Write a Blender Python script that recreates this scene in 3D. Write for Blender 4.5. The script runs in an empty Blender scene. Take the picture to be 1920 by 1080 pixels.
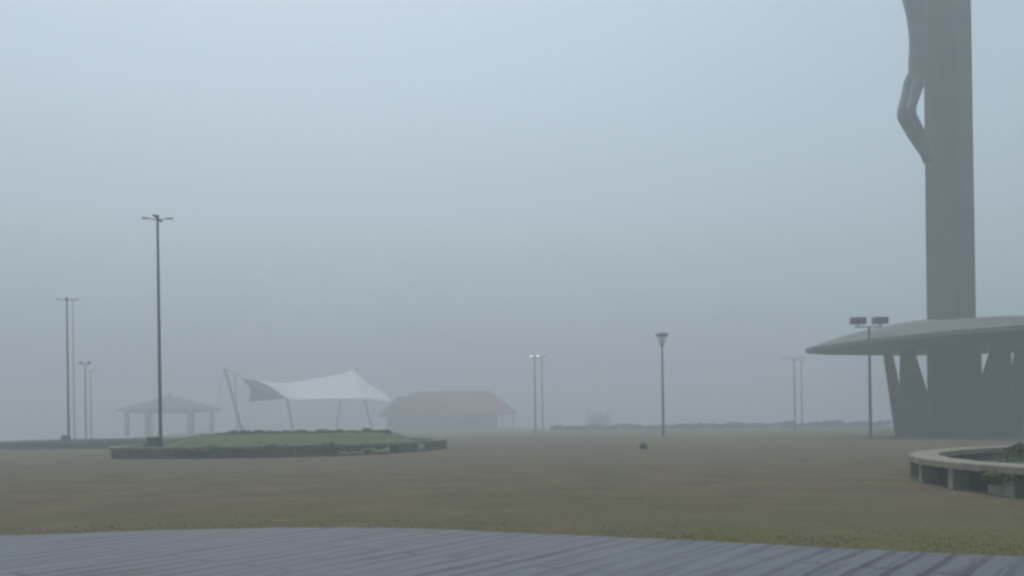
import bpy, bmesh, math, random
from mathutils import Vector, Matrix, noise

random.seed(7)
sc = bpy.context.scene
col = sc.collection
R = math.radians
F = 1700.0            # focal length in photograph pixels (1920 wide)
EYE = 1.3
ROLL = R(0.8)

# ------------------------------------------------------------------ helpers
def at(px, py, d):
    """World point seen at photo pixel (px, py) at forward distance d."""
    dx, dy = px - 960.0, 793.0 - py
    c, s = math.cos(ROLL), math.sin(ROLL)
    return Vector(((dx * c + dy * s) * d / F, d, EYE + (-dx * s + dy * c) * d / F))

def gx(px, d):
    return (px - 960.0) * d / F

def mat(name, base, rough=0.8, var=0.0, scale=3.0, bump=0.0, metal=0.0, second=None, spec=0.5, detail=6.0):
    m = bpy.data.materials.new(name)
    m.use_nodes = True
    nt = m.node_tree
    b = nt.nodes['Principled BSDF']
    b.inputs['Roughness'].default_value = rough
    b.inputs['Metallic'].default_value = metal
    b.inputs['Specular IOR Level'].default_value = spec
    tc = nt.nodes.new('ShaderNodeTexCoord')
    n = nt.nodes.new('ShaderNodeTexNoise')
    n.inputs['Scale'].default_value = scale
    n.inputs['Detail'].default_value = detail
    n.inputs['Roughness'].default_value = 0.65
    nt.links.new(tc.outputs['Object'], n.inputs['Vector'])
    r = nt.nodes.new('ShaderNodeValToRGB')
    r.color_ramp.elements[0].position = 0.32
    r.color_ramp.elements[1].position = 0.68
    if second is None:
        second = [c * (1 + var) for c in base]
        base = [c * (1 - var) for c in base]
    r.color_ramp.elements[0].color = (*base, 1)
    r.color_ramp.elements[1].color = (*second, 1)
    nt.links.new(n.outputs['Fac'], r.inputs['Fac'])
    nt.links.new(r.outputs['Color'], b.inputs['Base Color'])
    if bump:
        bp = nt.nodes.new('ShaderNodeBump')
        bp.inputs['Strength'].default_value = bump
        bp.inputs['Distance'].default_value = 0.05
        nt.links.new(n.outputs['Fac'], bp.inputs['Height'])
        nt.links.new(bp.outputs['Normal'], b.inputs['Normal'])
    return m

class MB:
    """Collects shapes and links them as ONE mesh object."""
    def __init__(self):
        self.bm = bmesh.new()
    def poly(self, pts):
        vs = [self.bm.verts.new(p) for p in pts]
        return self.bm.faces.new(vs)
    def box(self, c, size, rz=0.0, bevel=0.0):
        m = Matrix.Translation(Vector(c)) @ Matrix.Rotation(rz, 4, 'Z') @ Matrix.Diagonal((*size, 1))
        r = bmesh.ops.create_cube(self.bm, size=1.0, matrix=m)
        if bevel:
            es = list({e for v in r['verts'] for e in v.link_edges})
            bmesh.ops.bevel(self.bm, geom=es, offset=bevel, segments=2, affect='EDGES', profile=0.5)
        return self
    def tube(self, pts, radii, n=12, cap=True):
        pts = [Vector(p) for p in pts]
        rings = []
        for i, p in enumerate(pts):
            t = (pts[min(i + 1, len(pts) - 1)] - pts[max(i - 1, 0)]).normalized()
            a = t.orthogonal().normalized() if abs(t.z) < 0.99 else Vector((1, 0, 0))
            a = (a - t * a.dot(t)).normalized()
            b = t.cross(a)
            r = radii[i] if isinstance(radii, (list, tuple)) else radii
            rings.append([self.bm.verts.new(p + (a * math.cos(k * 2 * math.pi / n) + b * math.sin(k * 2 * math.pi / n)) * r) for k in range(n)])
        for r0, r1 in zip(rings, rings[1:]):
            for k in range(n):
                self.bm.faces.new((r0[k], r0[(k + 1) % n], r1[(k + 1) % n], r1[k]))
        if cap:
            self.bm.faces.new(list(reversed(rings[0])))
            self.bm.faces.new(rings[-1])
        return self
    def hexa(self, lo, hi):
        """solid between two quads (lists of 4 points each)"""
        a = [self.bm.verts.new(p) for p in lo]
        b = [self.bm.verts.new(p) for p in hi]
        self.bm.faces.new(list(reversed(a)))
        self.bm.faces.new(b)
        for k in range(4):
            self.bm.faces.new((a[k], a[(k + 1) % 4], b[(k + 1) % 4], b[k]))
        return self
    def build(self, name, material, parent=None, smooth=False, loc=None):
        bmesh.ops.recalc_face_normals(self.bm, faces=self.bm.faces)
        me = bpy.data.meshes.new(name)
        self.bm.to_mesh(me)
        self.bm.free()
        if smooth:
            for p in me.polygons:
                p.use_smooth = True
        me.materials.append(material)
        o = bpy.data.objects.new(name, me)
        col.objects.link(o)
        if parent is not None:
            o.parent = parent
        if loc is not None:
            o.location = loc
        return o

def tag(o, label=None, cat=None, group=None, kind=None):
    if label: o['label'] = label
    if cat: o['category'] = cat
    if group: o['group'] = group
    if kind: o['kind'] = kind
    return o

def empty(name, loc, label, cat, group=None, rz=0.0):
    o = bpy.data.objects.new(name, None)
    o.location = loc
    o.rotation_euler = (0, 0, rz)
    o.empty_display_size = 0.3
    col.objects.link(o)
    return tag(o, label, cat, group)

def sstep(a, b, x):
    t = max(0.0, min(1.0, (x - a) / (b - a)))
    return t * t * (3 - 2 * t)

# ------------------------------------------------------------------ materials
M = {}
M['concrete'] = mat('weathered_concrete', (0.105, 0.108, 0.100), 0.85, scale=0.5, bump=0.25, second=(0.15, 0.152, 0.142))
M['concrete_dark'] = mat('dark_concrete', (0.060, 0.062, 0.056), 0.8, scale=0.6, bump=0.25, second=(0.098, 0.099, 0.088))
M['canopy'] = mat('canopy_concrete', (0.090, 0.098, 0.078), 0.75, scale=0.35, bump=0.25, second=(0.165, 0.172, 0.140))
M['bronze'] = mat('statue_metal', (0.115, 0.125, 0.105), 0.6, var=0.2, scale=0.8, bump=0.3)
M['slab'] = mat('bench_slab_stone', (0.185, 0.172, 0.125), 0.75, scale=2.2, bump=0.4, second=(0.285, 0.265, 0.200))
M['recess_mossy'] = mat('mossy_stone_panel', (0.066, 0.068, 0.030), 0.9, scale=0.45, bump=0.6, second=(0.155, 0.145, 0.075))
M['slab_mossy'] = mat('mossy_bench_slab', (0.105, 0.108, 0.066), 0.8, scale=0.45, bump=0.4, second=(0.20, 0.19, 0.145))
M['pillar_mossy'] = mat('mossy_pillar', (0.085, 0.085, 0.056), 0.85, scale=0.8, bump=0.4, second=(0.145, 0.138, 0.10))
M['pillar'] = mat('bench_pillar_stone', (0.25, 0.235, 0.185), 0.8, var=0.18, scale=4, bump=0.3)
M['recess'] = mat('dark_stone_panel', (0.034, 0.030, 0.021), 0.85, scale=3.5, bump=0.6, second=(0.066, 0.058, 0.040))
M['steel'] = mat('painted_steel', (0.095, 0.105, 0.112), 0.5, var=0.2, scale=3, metal=0.3)
M['lamp_grey'] = mat('lamp_housing', (0.05, 0.055, 0.058), 0.5, var=0.2, scale=5)
M['cabinet'] = mat('cabinet_green_grey', (0.022, 0.027, 0.026), 0.6, var=0.2, scale=4)
M['tile'] = mat('clay_tile', (0.095, 0.058, 0.050), 0.8, scale=1.2, bump=0.4, second=(0.145, 0.09, 0.078))
M['tile_red'] = mat('red_clay_tile', (0.28, 0.060, 0.055), 0.8, scale=0.35, bump=0.4, second=(0.36, 0.105, 0.095))
M['wall'] = mat('rendered_wall', (0.22, 0.090, 0.078), 0.85, var=0.12, scale=0.8)
M['glass'] = mat('dark_window_glass', (0.05, 0.055, 0.06), 0.15, var=0.1, scale=2)
M['wood'] = mat('stained_timber', (0.12, 0.075, 0.05), 0.7, var=0.2, scale=3)
M['post'] = mat('plastered_post', (0.15, 0.14, 0.135), 0.8, var=0.15, scale=2)
M['membrane'] = mat('white_membrane', (0.86, 0.86, 0.85), 0.5, var=0.02, scale=0.5)
M['leaf'] = mat('shrub_leaves', (0.030, 0.052, 0.022), 0.6, scale=5, second=(0.075, 0.105, 0.04))
M['leaf_b'] = mat('bush_leaves', (0.055, 0.082, 0.016), 0.6, scale=5, second=(0.125, 0.155, 0.032))
M['bark'] = mat('bark', (0.06, 0.05, 0.04), 0.9, var=0.3, scale=4, bump=0.5)
M['stone'] = mat('dark_field_stone', (0.045, 0.048, 0.04), 0.9, var=0.35, scale=6, bump=0.6)
M['blade'] = mat('grass_blades', (0.088, 0.088, 0.036), 0.7, scale=0.9, second=(0.165, 0.150, 0.055))
M['lawn_blade'] = mat('lawn_blades', (0.065, 0.092, 0.020), 0.7, scale=1.2, second=(0.120, 0.145, 0.034))
M['lawn'] = mat('lawn_turf', (0.062, 0.094, 0.030), 0.9, scale=1.1, bump=0.5, second=(0.112, 0.138, 0.048), detail=9)

def streak_concrete(name, lo, hi, rough=0.85):
    m = mat(name, lo, rough, scale=0.5, bump=0.25, second=hi)
    nt = m.node_tree; b = nt.nodes['Principled BSDF']; L = nt.links.new
    src = b.inputs['Base Color'].links[0].from_socket
    tc = nt.nodes.new('ShaderNodeTexCoord')
    mp = nt.nodes.new('ShaderNodeMapping'); mp.inputs['Scale'].default_value = (2.2, 2.2, 0.10)
    L(tc.outputs['Object'], mp.inputs['Vector'])
    n = nt.nodes.new('ShaderNodeTexNoise'); n.inputs['Scale'].default_value = 1.0; n.inputs['Detail'].default_value = 6
    L(mp.outputs['Vector'], n.inputs['Vector'])
    r = nt.nodes.new('ShaderNodeValToRGB')
    r.color_ramp.elements[0].position = 0.38; r.color_ramp.elements[0].color = (0.80, 0.80, 0.77, 1)
    r.color_ramp.elements[1].position = 0.62; r.color_ramp.elements[1].color = (1.1, 1.1, 1.1, 1)
    L(n.outputs['Fac'], r.inputs['Fac'])
    # pour joints
    sx = nt.nodes.new('ShaderNodeSeparateXYZ'); L(tc.outputs['Object'], sx.inputs[0])
    fr = nt.nodes.new('ShaderNodeMath'); fr.operation = 'WRAP'; fr.inputs[1].default_value = 2.6; fr.inputs[2].default_value = 0.0
    L(sx.outputs['Z'], fr.inputs[0])
    lt = nt.nodes.new('ShaderNodeMath'); lt.operation = 'LESS_THAN'; lt.inputs[1].default_value = 0.09
    L(fr.outputs[0], lt.inputs[0])
    mx = nt.nodes.new('ShaderNodeMix'); mx.data_type = 'RGBA'; mx.blend_type = 'MULTIPLY'; mx.inputs[0].default_value = 1.0
    L(src, mx.inputs[6]); L(r.outputs['Color'], mx.inputs[7])
    mj = nt.nodes.new('ShaderNodeMix'); mj.data_type = 'RGBA'; mj.blend_type = 'MULTIPLY'; mj.inputs[7].default_value = (0.6, 0.6, 0.58, 1)
    L(lt.outputs[0], mj.inputs[0]); L(mx.outputs[2], mj.inputs[6]); L(mj.outputs[2], b.inputs['Base Color'])
    return m
M['concrete'] = streak_concrete('streaked_concrete', (0.086, 0.086, 0.070), (0.132, 0.130, 0.108))
M['concrete_dark'] = streak_concrete('dark_streaked_concrete', (0.042, 0.041, 0.030), (0.078, 0.074, 0.056))  # darker concrete tone for the core and piers

def lit_lamp():
    m = bpy.data.materials.new('lit_lamp_lens'); m.use_nodes = True
    b = m.node_tree.nodes['Principled BSDF']
    b.inputs['Base Color'].default_value = (0.8, 0.8, 0.8, 1)
    b.inputs['Emission Color'].default_value = (0.92, 0.97, 1.0, 1)
    b.inputs['Emission Strength'].default_value = 1.1
    return m
M['lit'] = lit_lamp()

def ground_mat():
    m = bpy.data.materials.new('worn_ground'); m.use_nodes = True
    nt = m.node_tree; b = nt.nodes['Principled BSDF']
    b.inputs['Roughness'].default_value = 0.9
    b.inputs['Specular IOR Level'].default_value = 0.3
    L = nt.links.new
    tc = nt.nodes.new('ShaderNodeTexCoord')
    def noi(scale, detail, rough=0.6):
        n = nt.nodes.new('ShaderNodeTexNoise')
        n.inputs['Scale'].default_value = scale
        n.inputs['Detail'].default_value = detail
        n.inputs['Roughness'].default_value = rough
        L(tc.outputs['Object'], n.inputs['Vector'])
        return n
    def ramp(src, p0, c0, p1, c1):
        r = nt.nodes.new('ShaderNodeValToRGB')
        r.color_ramp.elements[0].position = p0; r.color_ramp.elements[0].color = (*c0, 1)
        r.color_ramp.elements[1].position = p1; r.color_ramp.elements[1].color = (*c1, 1)
        L(src, r.inputs['Fac']); return r
    def mix(fac, a, bb, mode='MIX'):
        x = nt.nodes.new('ShaderNodeMix'); x.data_type = 'RGBA'; x.blend_type = mode
        if isinstance(fac, float): x.inputs[0].default_value = fac
        else: L(fac, x.inputs[0])
        L(a, x.inputs[6]); L(bb, x.inputs[7]); return x.outputs[2]
    big = noi(0.11, 5); mid = noi(0.7, 7); fine = noi(9, 9, 0.75)
    soil = ramp(mid.outputs['Fac'], 0.35, (0.104, 0.076, 0.041), 0.68, (0.168, 0.124, 0.070))
    turf = ramp(mid.outputs['Fac'], 0.35, (0.080, 0.074, 0.029), 0.68, (0.136, 0.120, 0.046))
    k = ramp(big.outputs['Fac'], 0.42, (0.15, 0.15, 0.15), 0.60, (0.85, 0.85, 0.85))
    c = mix(k.outputs['Color'], soil.outputs['Color'], turf.outputs['Color'])
    # a greener fringe where the turf meets the paving
    sx = nt.nodes.new('ShaderNodeSeparateXYZ'); L(tc.outputs['Object'], sx.inputs[0])
    mr = nt.nodes.new('ShaderNodeMapRange'); mr.inputs['From Min'].default_value = 10.0; mr.inputs['From Max'].default_value = 15.0
    mr.inputs['To Min'].default_value = 0.75; mr.inputs['To Max'].default_value = 0.0
    ad = nt.nodes.new('ShaderNodeMath'); ad.operation = 'MULTIPLY_ADD'; ad.inputs[1].default_value = 16.0; ad.inputs[2].default_value = -7.0
    L(mid.outputs['Fac'], ad.inputs[0])
    sm = nt.nodes.new('ShaderNodeMath'); sm.operation = 'ADD'; L(sx.outputs['Y'], sm.inputs[0]); L(ad.outputs[0], sm.inputs[1])
    L(sm.outputs[0], mr.inputs['Value'])
    green = ramp(fine.outputs['Fac'], 0.3, (0.074, 0.080, 0.018), 0.7, (0.152, 0.146, 0.030))
    c = mix(mr.outputs['Result'], c, green.outputs['Color'])
    fr = ramp(fine.outputs['Fac'], 0.30, (0.62, 0.62, 0.62), 0.70, (1.25, 1.25, 1.25))
    c = mix(1.0, c, fr.outputs['Color'], 'MULTIPLY')
    L(c, b.inputs['Base Color'])
    bp = nt.nodes.new('ShaderNodeBump'); bp.inputs['Strength'].default_value = 0.7; bp.inputs['Distance'].default_value = 0.04
    L(fine.outputs['Fac'], bp.inputs['Height']); L(bp.outputs['Normal'], b.inputs['Normal'])
    return m
M['ground'] = ground_mat()

def paving_mat():
    m = bpy.data.materials.new('wet_strip_paving'); m.use_nodes = True
    nt = m.node_tree; b = nt.nodes['Principled BSDF']; L = nt.links.new
    tc = nt.nodes.new('ShaderNodeTexCoord')
    mp = nt.nodes.new('ShaderNodeMapping')
    mp.inputs['Rotation'].default_value = (0, 0, -math.atan2(1700, 1220))
    L(tc.outputs['Object'], mp.inputs['Vector'])
    br = nt.nodes.new('ShaderNodeTexBrick')
    br.inputs['Scale'].default_value = 1.0
    br.inputs['Brick Width'].default_value = 2.7
    br.inputs['Row Height'].default_value = 0.27
    br.inputs['Mortar Size'].default_value = 0.045
    br.inputs['Mortar Smooth'].default_value = 0.4
    br.inputs['Color1'].default_value = (0.074, 0.078, 0.090, 1)
    br.inputs['Color2'].default_value = (0.096, 0.099, 0.110, 1)
    br.inputs['Mortar'].default_value = (0.008, 0.009, 0.011, 1)
    # joints that wander a little
    nz = nt.nodes.new('ShaderNodeTexNoise'); nz.inputs['Scale'].default_value = 1.3; nz.inputs['Detail'].default_value = 4
    L(mp.outputs['Vector'], nz.inputs['Vector'])
    vm = nt.nodes.new('ShaderNodeVectorMath'); vm.operation = 'MULTIPLY_ADD'
    vm.inputs[1].default_value = (0.20, 0.12, 0.0)
    L(nz.outputs['Color'], vm.inputs[0]); L(mp.outputs['Vector'], vm.inputs[2])
    L(vm.outputs['Vector'], br.inputs['Vector'])
    # stretched wear along the strips
    mp2 = nt.nodes.new('ShaderNodeMapping'); mp2.inputs['Scale'].default_value = (0.6, 8.5, 1)
    L(mp.outputs['Vector'], mp2.inputs['Vector'])
    st = nt.nodes.new('ShaderNodeTexNoise'); st.inputs['Scale'].default_value = 1.0; st.inputs['Detail'].default_value = 8; st.inputs['Roughness'].default_value = 0.62
    L(mp2.outputs['Vector'], st.inputs['Vector'])
    r = nt.nodes.new('ShaderNodeValToRGB')
    r.color_ramp.elements[0].position = 0.31; r.color_ramp.elements[0].color = (0.16, 0.17, 0.19, 1)
    r.color_ramp.elements[1].position = 0.47; r.color_ramp.elements[1].color = (1.05, 1.05, 1.05, 1)
    L(st.outputs['Fac'], r.inputs['Fac'])
    # patches where the joints are silted up
    big = nt.nodes.new('ShaderNodeTexNoise'); big.inputs['Scale'].default_value = 0.45; big.inputs['Detail'].default_value = 3
    L(tc.outputs['Object'], big.inputs['Vector'])
    br2 = nt.nodes.new('ShaderNodeValToRGB')
    br2.color_ramp.elements[0].position = 0.42; br2.color_ramp.elements[0].color = (0.40, 0.40, 0.40, 1)
    br2.color_ramp.elements[1].position = 0.62; br2.color_ramp.elements[1].color = (1, 1, 1, 1)
    L(big.outputs['Fac'], br2.inputs['Fac'])
    flat = nt.nodes.new('ShaderNodeRGB'); flat.outputs[0].default_value = (0.086, 0.089, 0.101, 1)
    mx = nt.nodes.new('ShaderNodeMix'); mx.data_type = 'RGBA'
    L(br2.outputs['Color'], mx.inputs[0]); L(flat.outputs[0], mx.inputs[6]); L(br.outputs['Color'], mx.inputs[7])
    mu = nt.nodes.new('ShaderNodeMix'); mu.data_type = 'RGBA'; mu.blend_type = 'MULTIPLY'; mu.inputs[0].default_value = 1.0
    L(mx.outputs[2], mu.inputs[6]); L(r.outputs['Color'], mu.inputs[7])
    L(mu.outputs[2], b.inputs['Base Color'])
    rr = nt.nodes.new('ShaderNodeMapRange'); rr.inputs['To Min'].default_value = 0.62; rr.inputs['To Max'].default_value = 0.36
    L(st.outputs['Fac'], rr.inputs['Value']); L(rr.outputs['Result'], b.inputs['Roughness'])
    bp = nt.nodes.new('ShaderNodeBump'); bp.inputs['Strength'].default_value = 0.35; bp.inputs['Distance'].default_value = 0.02
    L(st.outputs['Fac'], bp.inputs['Height']); L(bp.outputs['Normal'], b.inputs['Normal'])
    return m
M['paving'] = paving_mat()

# ------------------------------------------------------------------ terrain
def terrain_z(x, y):
    # hilltop plateau that falls away to the far left and behind the right-hand hedge
    s1 = (-x - 34.0 - (y - 52) * 0.25)
    s1 = s1 if y > 30 else -1
    lim = 142 + 112 * (1 - sstep(0, 14, x))
    s2 = y - lim
    s3 = abs(x) - 150
    s = max(s1, s2, s3, 0.0)
    drop = -0.22 * (math.sqrt(s * s + 9) - 3) if s > 0 else 0.0
    drop = max(drop, -26)
    bumps = 0.03 * noise.noise(Vector((x * 0.12, y * 0.12, 0))) if 12 < y else 0
    return drop + bumps * sstep(12, 20, y)

def axis(lo, hi, f):
    v, out = lo, []
    while v < hi:
        out.append(v); v += f(v)
    out.append(hi); return out
xs = axis(-560, 560, lambda v: 2.0 if abs(v) < 70 else 12.0)
ys = axis(-160, 640, lambda v: 1.5 if 0 < v < 130 else (4 if 130 <= v < 220 else 14.0))
g = MB()
grid = [[g.bm.verts.new((x, y, terrain_z(x, y))) for x in xs] for y in ys]
for j in range(len(ys) - 1):
    for i in range(len(xs) - 1):
        g.bm.faces.new((grid[j][i], grid[j][i + 1], grid[j + 1][i + 1], grid[j + 1][i]))
tag(g.build('ground', M['ground'], smooth=True), kind='structure')

# wet paving under and in front of the viewer; its far edge bows outward
edge_pts = [(-30, 1.0), (-22, 5.0), (-14, 8.6), (-9, 10.2), (-6.1, 10.85), (-4.2, 11.2), (-2.7, 11.3), (-1.2, 11.0), (0.3, 10.35), (1.8, 9.6), (3.0, 8.95), (4.1, 8.4), (6.5, 7.2), (11, 4.6), (18, 0.5)]
def catmull(pts, n=10, closed=False):
    out = []
    P = [Vector((*p, 0)) if len(p) == 2 else Vector(p) for p in pts]
    N = len(P)
    for i in range(N if closed else N - 1):
        if closed:
            a, b, c, d = P[(i - 1) % N], P[i], P[(i + 1) % N], P[(i + 2) % N]
        else:
            a, b, c, d = P[max(i - 1, 0)], P[i], P[i + 1], P[min(i + 2, N - 1)]
        for k in range(n):
            t = k / n
            out.append(0.5 * ((2 * b) + (c - a) * t + (2 * a - 5 * b + 4 * c - d) * t * t + (3 * b - a - 3 * c + d) * t ** 3))
    if not closed:
        out.append(P[-1])
    return out
edge = catmull(edge_pts, 14)
pv = MB()
prev = None
for p in edge:
    w = 0.07 * noise.noise(p * 3.1) + 0.10 * noise.noise(p * 0.8)
    t1 = pv.bm.verts.new((p.x, p.y + w, 0.035)); t0 = pv.bm.verts.new((p.x, -14, 0.035)); lo = pv.bm.verts.new((p.x, p.y + w + 0.03, -0.08))
    if prev:
        pv.bm.faces.new((prev[1], t0, t1, prev[0])); pv.bm.faces.new((prev[0], t1, lo, prev[2]))
    prev = (t1, t0, lo)
tag(pv.build('pavement', M['paving']), kind='structure')

def edge_y(x):
    for a, b in zip(edge, edge[1:]):
        if a.x <= x <= b.x:
            return a.y + (b.y - a.y) * (x - a.x) / max(b.x - a.x, 1e-6)
    return 0

# sparse grass on the open ground
def blade(bm, p, h, w, lean):
    a = random.uniform(0, 6.283)
    d = Vector((math.cos(a), math.sin(a), 0)) * w
    l = Vector((random.uniform(-lean, lean), random.uniform(-lean, lean), 0))
    bm.faces.new((bm.verts.new(p - d), bm.verts.new(p + d), bm.verts.new(p + l + Vector((0, 0, h)))))
gb = MB()
cnt = 0
while cnt < 14000:
    y = 8.2 + 26 * random.random() ** 1.7
    x = random.uniform(-0.62, 0.62) * y
    if y < edge_y(x) + 0.02: continue
    q = noise.noise(Vector((x * 0.45, y * 0.45, 3))) + 0.5 * noise.noise(Vector((x * 1.7, y * 1.7, 5))) + (0.45 if y < edge_y(x) + 1.2 else 0)
    if q < random.uniform(-0.1, 0.6): continue
    blade(gb.bm, Vector((x, y, terrain_z(x, y) - 0.005)), random.uniform(0.012, 0.035), 0.006, 0.03)
    cnt += 1
tag(gb.build('grass', M['blade']), kind='stuff')

# ------------------------------------------------------------------ bench rings round the planted beds
def ring_bench(pts, label, group, mound_h, mound_in, open_bays=(), pitch=1.75, lawn_blades=0, blade_box=None, mname='grass_mound', slab='slab', pil='pillar', facet=4, pan='recess', kerb=False, pin=0.34):
    loop = catmull(pts, 24, closed=True)
    # resample at the bay pitch
    L = [0.0]
    for a, b in zip(loop, loop[1:] + loop[:1]):
        L.append(L[-1] + (b - a).length)
    total = L[-1]
    def pos(s):
        s %= total
        for i in range(len(loop)):
            if L[i] <= s <= L[i + 1]:
                a, b = loop[i], loop[(i + 1) % len(loop)]
                k = (s - L[i]) / max(L[i + 1] - L[i], 1e-9)
                return a + (b - a) * k
    cen = sum(loop, Vector()) / len(loop)
    def frame(s):
        t = (pos(s + 0.05) - pos(s - 0.05)).normalized()
        n = Vector((-t.y, t.x, 0))
        if n.dot(cen - pos(s)) < 0: n = -n
        return pos(s), t, n
    root = empty('ring_bench', cen, label, 'bench', group)
    off = -cen
    nb = int(round(total / pitch)); step = total / nb
    W, T, H = 0.58, 0.13, 0.50
    sl = MB(); ring = []
    ns = nb * facet
    for k in range(ns):
        p, t, n = frame(k * step / facet)
        p = p + off
        b = 0.018
        prof = [(0.0, H - T), (0.0, H - b), (b, H), (W - b, H), (W, H - b), (W, H - T)]
        ring.append([sl.bm.verts.new(p + n * u + Vector((0, 0, z))) for u, z in prof])
    for k in range(ns):
        a, c = ring[k], ring[(k + 1) % ns]
        for q in range(6):
            sl.bm.faces.new((a[q], a[(q + 1) % 6], c[(q + 1) % 6], c[q]))
    sl.build('seat', M[slab], root)
    for k in range(nb):
        p, t, n = frame(k * step)
        ang = math.atan2(n.y, n.x)
        c = p + off + n * 0.22
        pl = MB().box((0, 0, 0), (0.36, 0.20, 0.41), 0, 0.012)
        o = pl.build('pillar', M[pil], root)
        o.location = c + Vector((0, 0, 0.164)); o.rotation_euler = (0, 0, ang)
        if k in open_bays:
            if not kerb: continue
            kb = MB(); pr = None
            for q in range(5):
                p, t, n = frame((k + 0.62 + q * 0.082) * step)
                a = p + off + n * 0.12; b = p + off + n * 0.42
                v = [kb.bm.verts.new(a + Vector((0, 0, -0.05))), kb.bm.verts.new(a + Vector((0, 0, 0.15))), kb.bm.verts.new(b + Vector((0, 0, 0.15))), kb.bm.verts.new(b + Vector((0, 0, -0.05)))]
                if pr:
                    for w in range(4):
                        kb.bm.faces.new((pr[w], pr[(w + 1) % 4], v[(w + 1) % 4], v[w]))
                else:
                    kb.bm.faces.new(v)
                pr = v
            kb.bm.faces.new(list(reversed(pr)))
            kb.build('kerb', M['pillar'], root)
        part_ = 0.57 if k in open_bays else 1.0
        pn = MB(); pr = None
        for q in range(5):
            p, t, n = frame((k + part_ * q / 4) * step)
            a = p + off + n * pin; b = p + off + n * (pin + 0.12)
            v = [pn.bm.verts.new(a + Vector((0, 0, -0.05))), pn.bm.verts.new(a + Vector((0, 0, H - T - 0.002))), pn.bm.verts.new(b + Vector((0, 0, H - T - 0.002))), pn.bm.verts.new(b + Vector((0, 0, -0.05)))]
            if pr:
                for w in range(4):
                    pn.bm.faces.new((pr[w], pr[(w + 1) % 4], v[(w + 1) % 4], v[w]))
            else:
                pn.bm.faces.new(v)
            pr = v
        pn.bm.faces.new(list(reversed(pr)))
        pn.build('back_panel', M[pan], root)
    # the planted ground inside
    mb = MB(); rings = []
    NR, NS = 14, 72
    ps = [frame(k * total / NS) for k in range(NS)]
    def mh(fr, ang_k):
        return 0.06 + mound_h * sstep(0, mound_in, fr)
    for j in range(NR):
        f = j / NR
        row = []
        for k in range(NS):
            p, t, n = ps[k]
            p0 = p + n * 0.5
            q = p0 + (cen - p0) * f
            dist = (q - p0).length
            z = mh(f, k) + 0.05 * noise.noise(q * 0.8) * sstep(0, 0.15, f)
            row.append(mb.bm.verts.new(Vector((q.x, q.y, z)) + off))
        rings.append(row)
    apex = mb.bm.verts.new(Vector((0, 0, mh(1, 0))))
    for j in range(NR - 1):
        for k in range(NS):
            mb.bm.faces.new((rings[j][k], rings[j][(k + 1) % NS], rings[j + 1][(k + 1) % NS], rings[j + 1][k]))
    for k in range(NS):
        mb.bm.faces.new((rings[-1][k], rings[-1][(k + 1) % NS], apex))
    mo = mb.build(mname, M['lawn'], smooth=True, loc=cen)
    tag(mo, kind='structure')
    def surf(u, s):
        p, t, n = frame(s * total)
        p0 = p + n * 0.5
        q = p0 + (cen - p0) * u
        return Vector((q.x, q.y, mh(u, 0)))
    if lawn_blades:
        lb = MB(); c = 0
        while c < lawn_blades:
            u = 1 - math.sqrt(random.random()); s = random.random()
            q = surf(u, s)
            if blade_box and not blade_box(q): continue
            blade(lb.bm, q - Vector((0, 0, 0.02)), random.uniform(0.04, 0.13), 0.010, 0.05)
            c += 1
        tag(lb.build('lawn_grass', M['lawn_blade']), kind='stuff')
    return root, surf

circ = [(17.22 + 9.4 * math.cos(a), 16 + 9.4 * math.sin(a)) for a in [k * math.pi / 6 - 0.032 for k in range(12)]]
ringR, surfR = ring_bench(circ, 'round stone bench nearest the viewer, pale slab on short pillars with dark recesses', 'stone benches around the planted beds', 0.44, 0.20, open_bays=(17,), facet=1, kerb=True, lawn_blades=9000, blade_box=lambda q: q.x / q.y < 0.62 and q.y < 27)
loopL = [(-17.2, 38.8), (-12.3, 37.3), (-8.2, 38.4), (-5.3, 41.2), (-3.6, 46), (-3.9, 51), (-7, 56), (-13, 57.5), (-17.5, 53), (-18.6, 46)]
ringL, surfL = ring_bench(loopL, 'long curved stone bench around the bright green mound, tall thin lamp post at its end', 'stone benches around the planted beds', 0.86, 0.42, slab='slab_mossy', pil='pillar_mossy', pan='recess_mossy', pin=0.13, open_bays=(6, 7, 9), lawn_blades=14000)
circ2 = [(-28.8 + 8 * math.cos(a), 66 + 8 * math.sin(a)) for a in [k * math.pi / 6 for k in range(12)]]
ringF, surfF = ring_bench(circ2, 'faded low stone bench at the far left edge of the square, half lost in fog', 'stone benches around the planted beds', 0.25, 0.5, slab='slab_mossy', pil='pillar_mossy', pan='recess_mossy', pin=0.13)

# ------------------------------------------------------------------ shrubs and trees
def leaf_cloud(bm, c, r, n, size):
    for _ in range(n):
        v = Vector((random.gauss(0, 1), random.gauss(0, 1), random.gauss(0, 1))).normalized()
        k = random.random() ** 0.45
        w = 0.75 + 0.5 * noise.noise(v * 1.9 + Vector(c))
        p = Vector(c) + Vector((v.x * r[0], v.y * r[1], v.z * r[2])) * k * w
        a = Vector((random.uniform(-1, 1), random.uniform(-1, 1), random.uniform(-0.6, 0.9))).normalized() * size * random.uniform(0.6, 1.3)
        b = a.orthogonal().normalized() * size * 0.35
        b.rotate(Matrix.Rotation(random.uniform(0, 6.28), 3, a.normalized()))
        bm.faces.new((bm.verts.new(p - a * 0.5), bm.verts.new(p + b), bm.verts.new(p + a * 0.6), bm.verts.new(p - b)))

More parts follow.
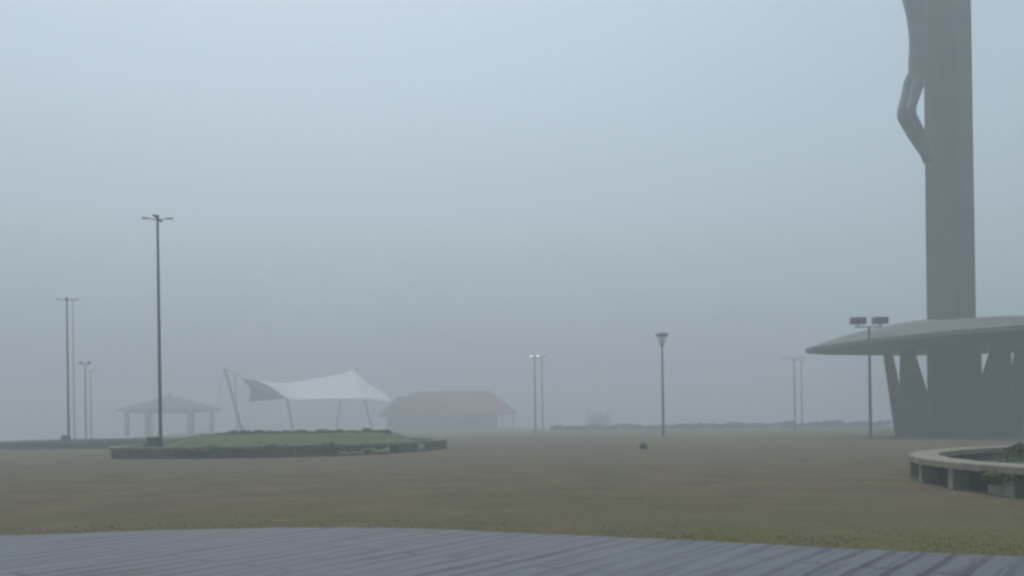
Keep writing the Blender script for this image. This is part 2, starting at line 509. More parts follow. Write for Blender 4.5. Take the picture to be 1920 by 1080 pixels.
def shrub_mesh(w, h, n, leaf, name='shrub', m='leaf'):
    s = MB()
    for k in range(4):
        a = random.uniform(0, 6.28); rr = random.uniform(0, w * 0.28)
        leaf_cloud(s.bm, (rr * math.cos(a), rr * math.sin(a), h * random.uniform(0.4, 0.62)), (w * 0.36, w * 0.36, h * 0.45), n // 4, leaf)
    for k in range(5):
        a = random.uniform(0, 6.28)
        s.tube([(0, 0, -0.08), (w * 0.1 * math.cos(a), w * 0.1 * math.sin(a), h * 0.3), (w * 0.25 * math.cos(a), w * 0.25 * math.sin(a), h * 0.7)], [0.012, 0.009, 0.004], 5)
    return s.build(name, M[m])

protos = []
def place_shrubs(spots, label, group, w=(0.8, 1.3), h=(0.35, 0.75), m='leaf'):
    src = [shrub_mesh(1.0, 1.0, 360, 0.16, m=m) for _ in range(3)]
    used = [False] * 3
    for i, p in enumerate(spots):
        k = random.randrange(3)
        if not used[k]:
            o = src[k]; used[k] = True
        else:
            o = src[k].copy(); col.objects.link(o)
        ww = random.uniform(*w)
        o.scale = (ww, ww, random.uniform(*h))
        o.location = p
        o.rotation_euler = (0, 0, random.uniform(0, 6.28))
        tag(o, label, 'shrub', group)
    for k in range(3):
        if not used[k]:
            bpy.data.objects.remove(src[k])

# shrubs along the crest of the green mound
spots = []
for i in range(23):
    px = 408 + i * 14.4 + random.uniform(-5, 5)
    d = 47.5 + random.uniform(-1.0, 1.0) - 0.8 * abs(i - 12) / 12
    x = gx(px, d)
    # mound height at this point: nearest sample
    best = min(((surfL(u / 14, s / 90) - Vector((x, d, 0))).xy.length, surfL(u / 14, s / 90).z) for u in range(15) for s in range(0, 90, 2))
    spots.append(Vector((x, d, best[1] - 0.03)))
place_shrubs(spots, 'low dark green shrub in the row along the crest of the grassy mound', 'shrubs along the crest of the mound', (0.5, 0.95), (0.12, 0.27), m='leaf_b')

# low hedge plants at the far edge of the square
spots = []
px = 1046
while px < 1668:
    d = 134 + 4 * noise.noise(Vector((px * 0.01, 0, 0))) + random.uniform(-1, 1)
    x = gx(px, d)
    spots.append(Vector((x, d, terrain_z(x, d) - 0.05)))
    px += random.uniform(13, 24)
place_shrubs(spots, 'fog faded low shrub in the long hedge row along the far edge of the square', 'hedge shrubs along the far edge', (2.8, 4.6), (0.7, 1.25))

# growth spilling over the front of the mound's bench
spots = []
for i in range(15):
    px = 372 + i * 26 + random.uniform(-9, 9)
    best = None
    for k in range(200):
        q = surfL(0.0, k / 200)
        e = abs(960 + F * q.x / q.y - px)
        if q.y < 43 and (best is None or e < best[0]): best = (e, q)
    q = best[1]
    spots.append(Vector((q.x, q.y - random.uniform(0.25, 0.6), 0.10 + random.uniform(0.0, 0.25))))
place_shrubs(spots, 'ragged low plant spilling over the front edge of the bench below the green mound', 'plants spilling over the bench of the mound', (0.6, 1.3), (0.22, 0.42), m='leaf_b')

# bushes in the nearest bed
p = Vector((10.62, 18.6, 0.36))
b1 = shrub_mesh(1.3, 0.46, 1300, 0.11, 'bush', 'leaf_b'); b1.location = p
tag(b1, 'dark green bush inside the nearest round stone bench, cut by the right edge', 'bush')

c = None
for k in range(400):
    q = surfR(0.0, k / 400)
    e = abs(960 + F * (q.x - 0.52) / q.y - 1866)
    if q.y < 17 and (c is None or e < c[0]): c = (e, q)
q = c[1]
b2 = shrub_mesh(1.0, 1.0, 900, 0.13, 'creeper', 'leaf_b')
b2.scale = (0.5, 1.0, 0.24); b2.location = (q.x - 0.46, q.y, 0.20)
tag(b2, 'yellowish green creeper hanging in the open gap under the nearest stone bench', 'creeper')

def tree(loc, h, r, label):
    root = empty('tree', loc, label, 'tree')
    t = MB()
    t.tube([(0, 0, -0.3), (0.1, 0, h * 0.3), (0.05, 0.1, h * 0.6)], [h * 0.045, h * 0.034, h * 0.018], 8)
    for k in range(6):
        a = k * 1.05 + random.uniform(-0.3, 0.3)
        t.tube([(0.1, 0, h * 0.3), (r * 0.4 * math.cos(a), r * 0.4 * math.sin(a), h * 0.55), (r * 0.75 * math.cos(a), r * 0.75 * math.sin(a), h * 0.72)], [h * 0.02, h * 0.013, h * 0.005], 6)
    t.build('trunk', M['bark'], root)
    c = MB()
    for k in range(11):
        a = random.uniform(0, 6.28); rr = r * random.uniform(0.1, 0.7)
        leaf_cloud(c.bm, (rr * math.cos(a), rr * math.sin(a), h * random.uniform(0.5, 0.85)), (r * 0.42, r * 0.42, h * 0.17), 260, 0.28)
    c.build('crown', M['leaf'], root)
    return root
tree((gx(1128, 205), 205, terrain_z(gx(1128, 205), 205)), 6.0 - terrain_z(gx(1128, 205), 205) - 1.2, 5.2, 'pale round tree barely showing through the fog, beyond the hedge row')

# small dark stone on the open ground
st = MB()
bmesh.ops.create_icosphere(st.bm, subdivisions=3, radius=0.2)
for v in st.bm.verts:
    v.co *= 1 + 0.35 * noise.noise(v.co * 6.0)
    v.co.z *= 0.85
pt = at(1208, 842, 42.0)
tag(st.build('stone', M['stone'], loc=(pt.x, 42.0, terrain_z(pt.x, 42) + 0.11)), 'small dark stone lying alone on the open brown ground', 'stone')

# ------------------------------------------------------------------ lamp posts
def lamp_post(px, d, h, label, arms=1.2, head='cross', base_z=0.0, rz=0.0, rad=0.075, lit=False):
    x = gx(px, d)
    root = empty('lamp_post', (x, d, base_z), label, 'lamp post', 'lamp posts of the square', rz)
    p = MB().tube([(0, 0, -0.3), (0, 0, h * 0.5), (0, 0, h)], [rad, rad * 0.85, rad * 0.62], 14)
    p.tube([(0, 0, 0.0), (0, 0, 0.05)], [rad * 2.2, rad * 2.1], 14)
    p.build('pole', M['steel'], root)
    if head == 'cross':
        for k in range(4):
            a = k * math.pi / 2
            ca, sa = math.cos(a), math.sin(a)
            ar = MB().tube([(0, 0, h - 0.12), (ca * arms * 0.25, sa * arms * 0.25, h - 0.07), (ca * arms * 0.36, sa * arms * 0.36, h - 0.06)], 0.022, 8).build('arm', M['steel'], root)
            hd = MB()
            hd.box((ca * arms * 0.43, sa * arms * 0.43, h - 0.05), (arms * 0.2, 0.12, 0.055), a, 0.015)
            hd.build('lamp_head', M['lamp_grey'], root)
        MB().tube([(0, 0, h - 0.1), (0, 0, h + 0.10)], [rad * 0.9, rad * 0.8], 12).build('cap', M['lamp_grey'], root)
    elif head == 'crown':
        # dish of lamps over a funnel of struts
        c = MB()
        prof = [(0.10, h - 0.06), (0.36, h - 0.02), (0.54, h + 0.10), (0.52, h + 0.17), (0.34, h + 0.27), (0.12, h + 0.31)]
        rings = [[c.bm.verts.new((r * math.cos(k * math.pi / 12), r * math.sin(k * math.pi / 12), z)) for k in range(24)] for r, z in prof]
        for a, b in zip(rings, rings[1:]):
            for k in range(24):
                c.bm.faces.new((a[k], a[(k + 1) % 24], b[(k + 1) % 24], b[k]))
        c.bm.faces.new(rings[-1]); c.bm.faces.new(list(reversed(rings[0])))
        c.build('lamp_dish', M['lamp_grey'], root)
        for k in range(6):
            a = k * math.pi / 3
            MB().tube([(0.05 * math.cos(a), 0.05 * math.sin(a), h - 0.95), (0.26 * math.cos(a), 0.26 * math.sin(a), h - 0.45), (0.40 * math.cos(a), 0.40 * math.sin(a), h + 0.0)], 0.022, 6).build('strut', M['steel'], root)
    elif head == 'pair':
        MB().box((0, 0, h - 0.05), (arms, 0.06, 0.06), 0, 0.01).build('crossbar', M['steel'], root)
        for s in (-1, 1):
            hd = MB().box((s * arms * 0.42, -0.05, h + 0.10), (0.34, 0.28, 0.20), 0, 0.03).build('lamp_head', M['lamp_grey'], root)
            if lit:
                MB().box((s * arms * 0.42, -0.215, h + 0.10), (0.26, 0.02, 0.15), 0, 0.005).build('lens', M['lit'], hd)
    elif head == 'arms':
        for s in (-1, 1):
            MB().tube([(0, 0, h - 0.2), (s * arms * 0.3, 0, h - 0.02), (s * arms * 0.36, 0, h)], 0.03, 8).build('arm', M['steel'], root)
            MB().box((s * arms * 0.47, 0, h + 0.01), (arms * 0.24, 0.16, 0.07), 0, 0.02).build('lamp_head', M['lamp_grey'], root)
    return root

def cabinet(x, y, z, label, w=0.5, h=0.72):
    root = empty('control_cabinet', (x, y, z), label, 'cabinet', 'control cabinets beside lamp posts')
    MB().box((0, 0, h / 2), (w, 0.4, h), 0, 0.02).box((0, 0, -0.1), (w * 1.05, 0.44, 0.24)).build('body', M['cabinet'], root)
    MB().box((0, -0.215, h * 0.5), (w * 0.86, 0.02, h * 0.86), 0, 0.006).build('door', M['cabinet'], root)
    MB().box((-w * 0.62, -0.02, h * 0.30), (w * 0.26, 0.34, h * 0.42), 0, 0.02).build('side_box', M['cabinet'], root)
    return root

zL = 0.28
lamp_post(300.7, 40.6, 10.45, 'tallest and nearest thin lamp post with four flat arms, beside the green mound', arms=1.25, base_z=zL, rad=0.082, rz=R(8))
cabinet(gx(290.5, 40.4), 40.3, zL, 'dark metal cabinet beside the foot of the tallest lamp post', 0.52, 0.62)
lamp_post(128.5, 64, 10.3, 'thin lamp post rising from the faded far left planted bed', arms=1.3, base_z=0.2, rad=0.085, rz=R(20))
cabinet(gx(124.5, 63.7), 63.6, 0.15, 'faint cabinet at the foot of the lamp post in the far left bed', 0.5, 0.72)
lamp_post(161, 92, 7.9, 'short faint lamp post just right of the far left post', arms=1.0, head='pair', rad=0.085)
lamp_post(1004, 97, 8.3, 'distant lamp post with two bright glowing lamps near the middle', arms=0.86, head='pair', rad=0.085, lit=True)
lamp_post(1243.5, 74, 8.2, 'lamp post topped by a wide dark dish, alone in the middle ground', head='crown', rad=0.11)
lamp_post(1490.5, 101, 8.1, 'very faint two armed lamp post left of the canopy tip', arms=2.2, head='arms', rad=0.09)

lamp_post(139.5, 118, 18.2, 'window glass reflection just right of the far left lamp post, built as a fainter tall pole', head='arms', arms=1.6, rad=0.09)  # this and the next three: added poles imitating doubled reflections in window glass
lamp_post(171, 128, 9.6, 'window glass reflection right of the short faint lamp post, built as the faintest short pole', head='arms', arms=1.2, rad=0.10)
lamp_post(1017.5, 128, 10.6, 'window glass reflection just right of the post with two glowing lamps, built as a barely visible pole', head='arms', arms=1.2, rad=0.10)
lamp_post(1504, 122, 9.2, 'window glass reflection between the two armed lamp post and the canopy tip, built as a barely visible pole', head='arms', arms=1.2, rad=0.09)

# twin floodlights in front of the canopy
d = 57.0
x0 = gx(1632, d)
fl = empty('floodlight_post', (x0, d, 0), 'slim post carrying two square dark floodlights in front of the canopy', 'floodlight')
hz = at(1630, 612, d).z
MB().tube([(0, 0, -0.3), (0, 0, hz * 0.5), (0, 0, hz)], [0.105, 0.085, 0.07], 14).build('pole', M['steel'], fl)
MB().box((0, 0, hz - 0.02), (1.75, 0.09, 0.08), 0, 0.01).build('crossbar', M['steel'], fl)
for s in (-1, 1):
    MB().box((s * 0.69, 0.0, hz + 0.36), (0.92, 0.45, 0.42), 0, 0.03).build('floodlight', M['lamp_grey'], fl)
    MB().box((s * 0.69, 0.0, hz + 0.10), (0.09, 0.09, 0.22)).build('bracket', M['steel'], fl)

# ------------------------------------------------------------------ the monument
D = 64.0
K = D / 71.0
cx = at(1784, 620, D).x
mon = empty('monument', (cx, D, 0), 'huge concrete cross tower with hanging figure above a broad domed canopy', 'monument')
def loc(p):
    return Vector(p) - Vector((cx, D, 0))
# shaft: square, turned so that one arris faces the viewer
ANG = R(35)
half = 1.27 * K
def square(z, h, ang=ANG):
    return [Vector((math.cos(ang + math.pi / 4 + k * math.pi / 2), math.sin(ang + math.pi / 4 + k * math.pi / 2), 0)) * h * math.sqrt(2) + Vector((0, 0, z)) for k in range(4)]
sh = MB()
sh.hexa(square(8.0 * K, half * 1.02), square(46.0 * K, half * 0.985))
bmesh.ops.bevel(sh.bm, geom=[e for e in sh.bm.edges if abs((e.verts[0].co - e.verts[1].co).z) > 5], offset=0.06, segments=2, affect='EDGES')
sh.build('shaft', M['concrete'], mon)
# canopy
cp = MB()
A, B, P = 11.45 * K, 18.0 * K, 1.65
zu = at(1514, 661, D).z
NS = 96
def rim(k, f):
    a = k * 2 * math.pi / NS
    c, s = math.cos(a), math.sin(a)
    rr = (abs(c / A) ** P + abs(s / (B if s < 0 else 5.0 * K)) ** P) ** (-1 / P)
    return Vector((c * rr * f, s * rr * f, 0))
rowsT = []
fs = [1.0, 0.985, 0.95, 0.88, 0.8, 0.7, 0.6, 0.5, 0.4, 0.3, 0.2, 0.1]
for f in fs:
    rowsT.append([cp.bm.verts.new(rim(k, f) + Vector((0, 0, zu + 0.27 + 2.25 * K * (1 - 0.15 * max(0.0, -math.sin(k * 2 * math.pi / NS))) * (1 - f ** 1.8)))) for k in range(NS)])
apex = cp.bm.verts.new((0, 0, zu + 0.26 + 2.2 * K))
rowsB = []
for f in [1.0, 0.97, 0.8, 0.6, 0.4, 0.2]:
    rowsB.append([cp.bm.verts.new(rim(k, f) + Vector((0, 0, zu + (0.0 if f > 0.99 else 0.03 + 0.25 * (1 - f))))) for k in range(NS)])
apb = cp.bm.verts.new((0, 0, zu + 0.28))
for rows, ap in ((rowsT, apex), (rowsB, apb)):
    for a, b in zip(rows, rows[1:]):
        for k in range(NS):
            cp.bm.faces.new((a[k], a[(k + 1) % NS], b[(k + 1) % NS], b[k]))
    for k in range(NS):
        cp.bm.faces.new((rows[-1][k], rows[-1][(k + 1) % NS], ap))
for k in range(NS):
    cp.bm.faces.new((rowsT[0][k], rowsT[0][(k + 1) % NS], rowsB[0][(k + 1) % NS], rowsB[0][k]))
cp.build('canopy', M['canopy'], mon, smooth=False)
# core below the canopy, and raking piers round it
TH = math.atan2(cx, D)
U = Vector((math.cos(TH), -math.sin(TH), 0)); W = Vector((math.sin(TH), math.cos(TH), 0))
zc = zu + 0.35
def slab_between(tl, tr, bl, br, off, th, z0, z1, name):
    """wall slab facing the square: top and bottom extents, off = distance behind the shaft's axis"""
    def q(px, z):
        k = (px - 960.0 + (793 - 700) * math.sin(ROLL)) / F
        # point on the line centre + W*off + U*u whose X/Y equals k
        c = Vector((cx, D, 0)) + W * off
        u = (k * c.y - c.x) / (U.x - k * U.y)
        v = loc(c + U * u); v.z = z; return v
    lo = [q(bl, z0), q(br, z0)]; hi = [q(tl, z1), q(tr, z1)]
    pm = MB()
    pm.hexa([lo[0], lo[1], lo[1] + W * th, lo[0] + W * th], [hi[0], hi[1], hi[1] + W * th, hi[0] + W * th])
    bmesh.ops.bevel(pm.bm, geom=list(pm.bm.edges), offset=0.06, segments=1, affect='EDGES')
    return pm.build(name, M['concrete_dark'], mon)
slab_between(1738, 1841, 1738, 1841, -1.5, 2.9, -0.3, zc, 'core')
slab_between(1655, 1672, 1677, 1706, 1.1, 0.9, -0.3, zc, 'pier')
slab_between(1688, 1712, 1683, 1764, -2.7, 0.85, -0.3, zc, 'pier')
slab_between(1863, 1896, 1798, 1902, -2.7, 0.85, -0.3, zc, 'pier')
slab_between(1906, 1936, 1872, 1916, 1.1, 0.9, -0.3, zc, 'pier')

# the hanging figure: one skinned body
n_ = Vector((-math.cos(ANG), -math.sin(ANG), 0))
t_ = Vector((math.sin(ANG), -math.cos(ANG), 0))
def fp(px, py, side=0.0):
    """point of the figure: outline position in profile plus a sideways offset"""
    k = at(px, py, 1.0)
    cA, sA = math.cos(ANG), math.sin(ANG)
    s = (cx - D * k.x) / (cA - sA * k.x)      # along the outward normal of the shaft's face
    v = n_ * s + t_ * side * K
    v.z = EYE + (k.z - EYE) * (D - s * sA)
    return v
verts, edges, rad = [], [], []
def V(p, r, r2=None):
    verts.append(p); rad.append((r * K, (r2 or r) * K)); return len(verts) - 1
def E(a, b): edges.append((a, b))
pel = V(fp(1723, 108), 0.88, 0.9)
bel = V(fp(1723, 82), 0.78, 0.82); E(pel, bel)
wst = V(fp(1722, 52), 0.76, 0.80); E(bel, wst)
rib = V(fp(1721, 26), 0.84, 0.95); E(wst, rib)
che = V(fp(1713, -8), 1.08, 1.2); E(rib, che)
upp = V(fp(1713, -34), 0.95, 1.15); E(che, upp)
nek = V(fp(1712, -58), 0.42, 0.42); E(upp, nek)
hd0 = V(fp(1706, -72), 0.58, 0.55); E(nek, hd0)
hd1 = V(fp(1702, -88), 0.66, 0.60); E(hd0, hd1)
hd2 = V(fp(1704, -103), 0.42, 0.42); E(hd1, hd2)
for s in (-1, 1):
    sho = V(fp(1718, -46, s * 1.5), 0.52); E(upp, sho)
    elb = V(fp(1726, -92, s * 3.6), 0.36); E(sho, elb)
    wri = V(fp(1734, -138, s * 5.8), 0.24); E(elb, wri)
    pal = V(fp(1735, -148, s * 6.3), 0.28, 0.2); E(wri, pal)
    for k in range(4):
        f1 = V(fp(1738 - k * 2, -155, s * (6.65 + 0.05 * k)), 0.09); E(pal, f1)
        f2 = V(fp(1737 - k * 2, -161 + abs(k - 1), s * (7.0 + 0.04 * k)), 0.07); E(f1, f2)
    th = V(fp(1732, -154, s * 6.15), 0.09); E(pal, th)
    hip = V(fp(1718, 138, s * 0.34), 0.66); E(pel, hip)
    thi = V(fp(1709, 174, s * 0.34), 0.46); E(hip, thi)
    kn0 = V(fp(1700.5, 202, s * 0.33), 0.42); E(thi, kn0)
    kne = V(fp(1698, 214, s * 0.33), 0.45); E(kn0, kne)
    kn1 = V(fp(1704, 226, s * 0.32), 0.42); E(kne, kn1)
    cal = V(fp(1714, 244, s * 0.30), 0.43); E(kn1, cal)
    shn = V(fp(1728, 270, s * 0.26), 0.36); E(cal, shn)
    ank = V(fp(1737, 288, s * 0.2), 0.29); E(shn, ank)
    toe = V(fp(1742, 306, s * 0.2), 0.20, 0.24); E(ank, toe)
me = bpy.data.meshes.new('figure')
me.from_pydata([tuple(v) for v in verts], edges, [])
fig = bpy.data.objects.new('figure', me)
col.objects.link(fig)
fig.parent = mon
mod = fig.modifiers.new('skin', 'SKIN')
for i, sv in enumerate(me.skin_vertices[0].data):
    sv.radius = rad[i]
    sv.use_root = (i == pel)
mod.branch_smoothing = 0.6
sub = fig.modifiers.new('sub', 'SUBSURF'); sub.levels = 1; sub.render_levels = 1
bpy.context.view_layer.update()
dg = bpy.context.evaluated_depsgraph_get()
baked = bpy.data.meshes.new_from_object(fig.evaluated_get(dg))
fig.modifiers.clear()
fig.data = baked
baked.materials.clear(); baked.materials.append(M['bronze'])
for pp in baked.polygons: pp.use_smooth = True
fig['label'] = 'large hanging figure in profile with bent knees and feet against the shaft'
# ------------------------------------------------------------------ gazebo
def hip_roof(mb, x0, x1, y0, y1, z0, z1, ridge, th=0.14):
    """hip roof; ridge is the half length of the ridge along x"""
    cx_, cy_ = (x0 + x1) / 2, (y0 + y1) / 2
    N = 9
    a = [Vector((x0, y0, z0)), Vector((x1, y0, z0)), Vector((x1, y1, z0)), Vector((x0, y1, z0))]
    r0, r1 = Vector((cx_ - ridge, cy_, z1)), Vector((cx_ + ridge, cy_, z1))
    dn = Vector((0, 0, -th))
    mb.poly([a[0], a[1], r1, r0]); mb.poly([a[1], a[2], r1]); mb.poly([a[2], a[3], r0, r1]); mb.poly([a[3], a[0], r0])
    for i in range(4):
        mb.poly([a[i], a[(i + 1) % 4], a[(i + 1) % 4] + dn, a[i] + dn])
    mb.poly([v + dn for v in a])
    # tile courses as low ridges down the slope
    return mb

dG = 195.0
gxc = gx(319, dG)
eave = at(320, 768, dG).z; top = at(320, 741, dG).z
gz = empty('gazebo', (gxc, dG, 0), 'open gazebo with low pointed brown roof on thick posts, behind the tallest lamp post', 'gazebo')
hw = 96 * dG / F
gz.rotation_euler = (0, 0, math.atan2(-gxc, dG))
RR, RP = 93 * dG / F, 74 * dG / F
hx = lambda r, k: Vector((r * math.cos(k * math.pi / 3), r * math.sin(k * math.pi / 3), 0))
rf = MB()
for k in range(6):
    steps = 6
    for j in range(steps):
        f0, f1 = 1 - j / steps, 1 - (j + 1) / steps
        z0 = eave + (top - eave) * (j / steps) ** 0.92; z1 = eave + (top - eave) * ((j + 1) / steps) ** 0.92
        q = [hx(RR * f0, k) + Vector((0, 0, z0)), hx(RR * f0, k + 1) + Vector((0, 0, z0)), hx(RR * f1, k + 1) + Vector((0, 0, z1)), hx(RR * f1, k) + Vector((0, 0, z1))]
        rf.poly(q if f1 > 1e-6 else q[:3])
    dn = Vector((0, 0, -0.3))
    a0, a1 = hx(RR, k) + Vector((0, 0, eave)), hx(RR, k + 1) + Vector((0, 0, eave))
    rf.poly([a0, a1, a1 + dn, a0 + dn])
rf.poly([hx(RR, k) + Vector((0, 0, eave - 0.3)) for k in range(6)])
rfo = rf.build('roof', M['tile'], gz)
MB().tube([(0, 0, top - 0.15), (0, 0, top + 0.25), (0, 0, top + 0.6)], [0.45, 0.3, 0.08], 10).build('finial', M['tile'], rfo)
for k in range(6):
    c = hx(RP, k)
    MB().box((c.x, c.y, eave / 2 - 0.4), (0.95, 0.95, eave + 0.1), k * math.pi / 3, 0.04).build('post', M['post'], gz)
bm_ = MB()
for k in range(6):
    c = (hx(RP, k) + hx(RP, k + 1)) / 2
    bm_.box((c.x, c.y, eave - 0.5), (RP - 1.0, 0.35, 0.4), k * math.pi / 3 + math.pi * 2 / 3)
bm_.build('beam', M['wood'], gz)

# ------------------------------------------------------------------ red roofed building
dB = 205.0
bx = gx(848, dB)
eb = at(850, 776, dB).z; tb = at(850, 735, dB).z
hwB = 122 * dB / F
bd = empty('building', (bx, dB, 0), 'low building under a broad red tiled roof, right of the white tent', 'building')
rb = MB(); hip_roof(rb, -hwB, hwB, -6.4, 6.4, eb, tb, hwB * 0.60, 0.2)
ro = rb.build('roof', M['tile_red'], bd)
MB().tube([(-hwB * 0.56, 0, tb + 0.03), (hwB * 0.56, 0, tb + 0.03)], 0.15, 8).build('ridge_tile', M['tile_red'], ro)
wg2 = MB(); hip_roof(wg2, -hwB - 0.6, hwB * 0.12, -9.0, -4.0, eb - 0.35, at(810, 745, dB).z, hwB * 0.33, 0.2)
wro = wg2.build('wing_roof', M['tile_red'], bd)
MB().box((-hwB * 0.46, -6.3, (eb - 0.6) / 2 - 0.3), (hwB * 0.94, 4.0, eb - 0.6), 0).build('wing_wall', M['wall'], bd)
wx0, wx1 = -hwB + 0.7, hwB - 4.4
MB().box(((wx0 + wx1) / 2, 0.3, (eb - 0.2) / 2 - 0.2), (wx1 - wx0, 7.6, eb - 0.2 + 0.3)).build('wall', M['wall'], bd)
for k in range(3):
    xx = wx0 + (wx1 - wx0) * (0.60 + 0.11 * k)
    wd = MB().box((xx, -3.53, 1.45), (1.3, 0.08, 1.0)).build('window', M['glass'], bd)
    fr = MB()
    fr.box((xx, -3.56, 1.97), (1.44, 0.12, 0.07)); fr.box((xx, -3.56, 0.93), (1.44, 0.12, 0.07))
    fr.box((xx - 0.69, -3.56, 1.45), (0.07, 0.12, 0.97)); fr.box((xx + 0.69, -3.56, 1.45), (0.07, 0.12, 0.97))
    fr.build('window_frame', M['wood'], wd)
for sx, sy in ((hwB - 0.9, -4.3), (hwB - 0.9, 4.3), (hwB - 3.4, -4.3)):
    MB().box((sx, sy, eb / 2 - 0.25), (0.34, 0.34, eb), 0, 0.02).build('post', M['post'], bd)

# ------------------------------------------------------------------ white tensile tent
dT = 165.0
tx = gx(600, dT)
tent = empty('tent', (tx, dT, 0), 'white tensioned fabric tent with raised left wing on leaning masts', 'tent')
def tp(px, py, dd):
    return at(px, py, dd * 1.10) - Vector((tx, dT, 0))
# membrane as one patch net: rows from the high back edge to the low front edge
back = [tp(452, 706, 141), tp(500, 716, 146), tp(545, 717, 151), tp(595, 709, 155), tp(636, 702, 157), tp(664, 696, 158), tp(692, 720, 157), tp(728, 742, 155)]
mid_ = [tp(470, 718, 142), tp(512, 726, 145), tp(550, 734, 147), tp(598, 730, 149), tp(645, 726, 150), tp(672, 722, 151), tp(700, 737, 151), tp(728, 748, 151)]
frnt = [tp(488, 730, 144), tp(520, 741, 144), tp(548, 751, 144), tp(600, 750, 144), tp(650, 750, 144), tp(685, 750, 145), tp(716, 752, 147), tp(746, 755, 148)]
def cat1(P, n=6): return catmull([tuple(p) for p in P], n)
rowsM = [cat1(r) for r in (back, mid_, frnt)]
NC = len(rowsM[0])
mm = MB()
gridv = []
for i in range(NC):
    a, b, c = rowsM[0][i], rowsM[1][i], rowsM[2][i]
    colv = []
    for j in range(11):
        t = j / 10
        colv.append(mm.bm.verts.new(a * (1 - t) * (1 - 2 * t) + b * 4 * t * (1 - t) + c * t * (2 * t - 1)))
    gridv.append(colv)
for i in range(NC - 1):
    for j in range(10):
        mm.bm.faces.new((gridv[i][j], gridv[i + 1][j], gridv[i + 1][j + 1], gridv[i][j + 1]))
mo = mm.build('membrane', M['membrane'], tent, smooth=True)
so = mo.modifiers.new('thickness', 'SOLIDIFY'); so.thickness = 0.05
# turned down wing on the left, seen from below; the underside's shade is painted into its canvas colour
wg = MB()
Tt, Q, Rr = tp(453, 708, 141.2), tp(536, 747, 144), tp(466, 753, 160)
NW = 10
rows = []
for i in range(NW + 1):
    u = i / NW
    a = Tt.lerp(Q, u); b = Rr.lerp(Q, u)
    row = []
    for j in range(NW + 1):
        v = j / NW
        p = a.lerp(b, v)
        p = p + Vector((0.9 * math.sin(v * math.pi) * (1 - u), 0, 0.8 * math.sin(u * math.pi) * (1 - v)))
        row.append(wg.bm.verts.new(p))
    rows.append(row)
for i in range(NW):
    for j in range(NW):
        if i == NW - 1:
            pass
        wg.bm.faces.new((rows[i][j], rows[i + 1][j], rows[i + 1][j + 1], rows[i][j + 1]))
bmesh.ops.remove_doubles(wg.bm, verts=wg.bm.verts, dist=0.001)
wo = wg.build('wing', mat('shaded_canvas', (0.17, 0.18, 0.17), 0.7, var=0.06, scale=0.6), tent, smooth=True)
so = wo.modifiers.new('thickness', 'SOLIDIFY'); so.thickness = 0.05
def mast(p, q, r, name='mast'):
    MB().tube([p, q], [r, r * 0.8], 10).build(name, M['steel'], tent)
def foot(px, py, dd):
    v = tp(px, py, dd); v.z = -0.2; return v
mast(foot(456, 810, 141), tp(421, 690, 141), 0.24)
mast(foot(446, 810, 160), tp(440, 700, 160), 0.13)
mast(foot(551, 808, 143.8), tp(538, 748, 143.8), 0.20)
mast(foot(629, 808, 149), tp(642, 727, 150), 0.13)
mast(foot(700, 808, 158), tp(668, 690, 158), 0.16)
cab = MB()
cab.tube([tp(421, 691, 141), tp(453, 707, 141)], 0.05, 6)
cab.tube([tp(421, 691, 141), foot(398, 812, 146)], 0.04, 6)
cab.build('guy_cable', M['steel'], tent)

# ------------------------------------------------------------------ air
hz_ = MB().box((0, 220, 10), (1180, 880, 76))
hob = hz_.build('haze', None)
tag(hob, kind='stuff')
hm = bpy.data.materials.new('fog'); hm.use_nodes = True
nt = hm.node_tree
nt.nodes.clear()
out = nt.nodes.new('ShaderNodeOutputMaterial')
pvn = nt.nodes.new('ShaderNodeVolumePrincipled')
pvn.inputs['Color'].default_value = (0.755, 0.818, 0.848, 1)
pvn.inputs['Density'].default_value = 0.0085
pvn.inputs['Anisotropy'].default_value = 0.1
nt.links.new(pvn.outputs['Volume'], out.inputs['Volume'])
hob.data.materials.clear(); hob.data.materials.append(hm)

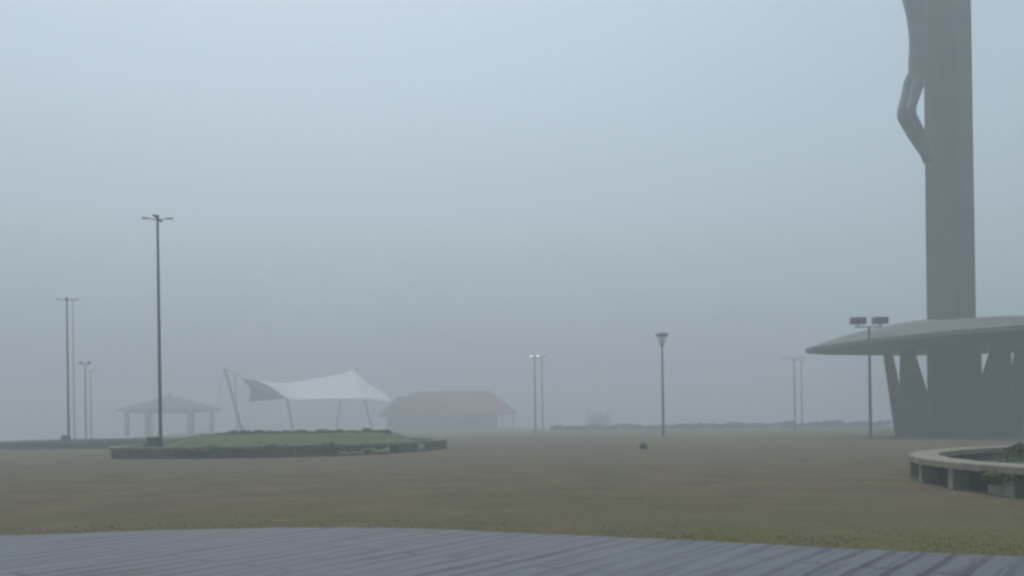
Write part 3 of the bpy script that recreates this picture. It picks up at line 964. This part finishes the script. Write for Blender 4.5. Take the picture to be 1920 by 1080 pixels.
# ------------------------------------------------------------------ light
w = bpy.data.worlds.new('World'); sc.world = w; w.use_nodes = True
nt = w.node_tree
sky = nt.nodes.new('ShaderNodeTexSky'); sky.sky_type = 'NISHITA'
sky.sun_disc = False
sky.sun_elevation = R(63); sky.sun_rotation = R(-18)
sky.air_density = 1.0; sky.dust_density = 3.0; sky.ozone_density = 1.0
hs = nt.nodes.new('ShaderNodeHueSaturation'); hs.inputs['Saturation'].default_value = 0.72
bg = nt.nodes['Background']; bg.inputs['Strength'].default_value = 0.1
tint = nt.nodes.new('ShaderNodeMix'); tint.data_type = 'RGBA'; tint.blend_type = 'MULTIPLY'; tint.inputs[0].default_value = 1.0
tint.inputs[7].default_value = (0.95, 1.02, 0.995, 1)   # overcast light is a little greener than clear sky
nt.links.new(sky.outputs[0], hs.inputs['Color']); nt.links.new(hs.outputs[0], tint.inputs[6]); nt.links.new(tint.outputs[2], bg.inputs['Color'])
sd = bpy.data.lights.new('sun', 'SUN'); sd.energy = 0.6; sd.angle = R(25); sd.color = (1.0, 0.97, 0.92)
so_ = bpy.data.objects.new('sun', sd); col.objects.link(so_)
az = R(-18)   # compass: from +Y towards +X
el = R(63)
sdir = Vector((math.sin(az) * math.cos(el), math.cos(az) * math.cos(el), math.sin(el)))
so_.rotation_euler = (-sdir).to_track_quat('-Z', 'Y').to_euler()

# ------------------------------------------------------------------ camera
cd = bpy.data.cameras.new('camera'); cam = bpy.data.objects.new('camera', cd); col.objects.link(cam)
cd.sensor_width = 36.0; cd.sensor_fit = 'HORIZONTAL'
cd.lens = 36.0 * F / 1920.0
cd.shift_y = 253.0 / 1920.0
cd.clip_start = 0.1; cd.clip_end = 5000
cam.matrix_world = Matrix.Translation((0, 0, EYE)) @ Matrix.Rotation(math.pi / 2, 4, 'X') @ Matrix.Rotation(-ROLL, 4, 'Z')
sc.camera = cam

vs = sc.view_settings
vs.view_transform = 'Standard'; vs.look = 'None'; vs.exposure = 0.83; vs.gamma = 1.0
cy = sc.cycles
cy.max_bounces = 8; cy.diffuse_bounces = 3; cy.glossy_bounces = 3; cy.volume_bounces = 4
cy.use_denoising = True
cy.filter_width = 2.7
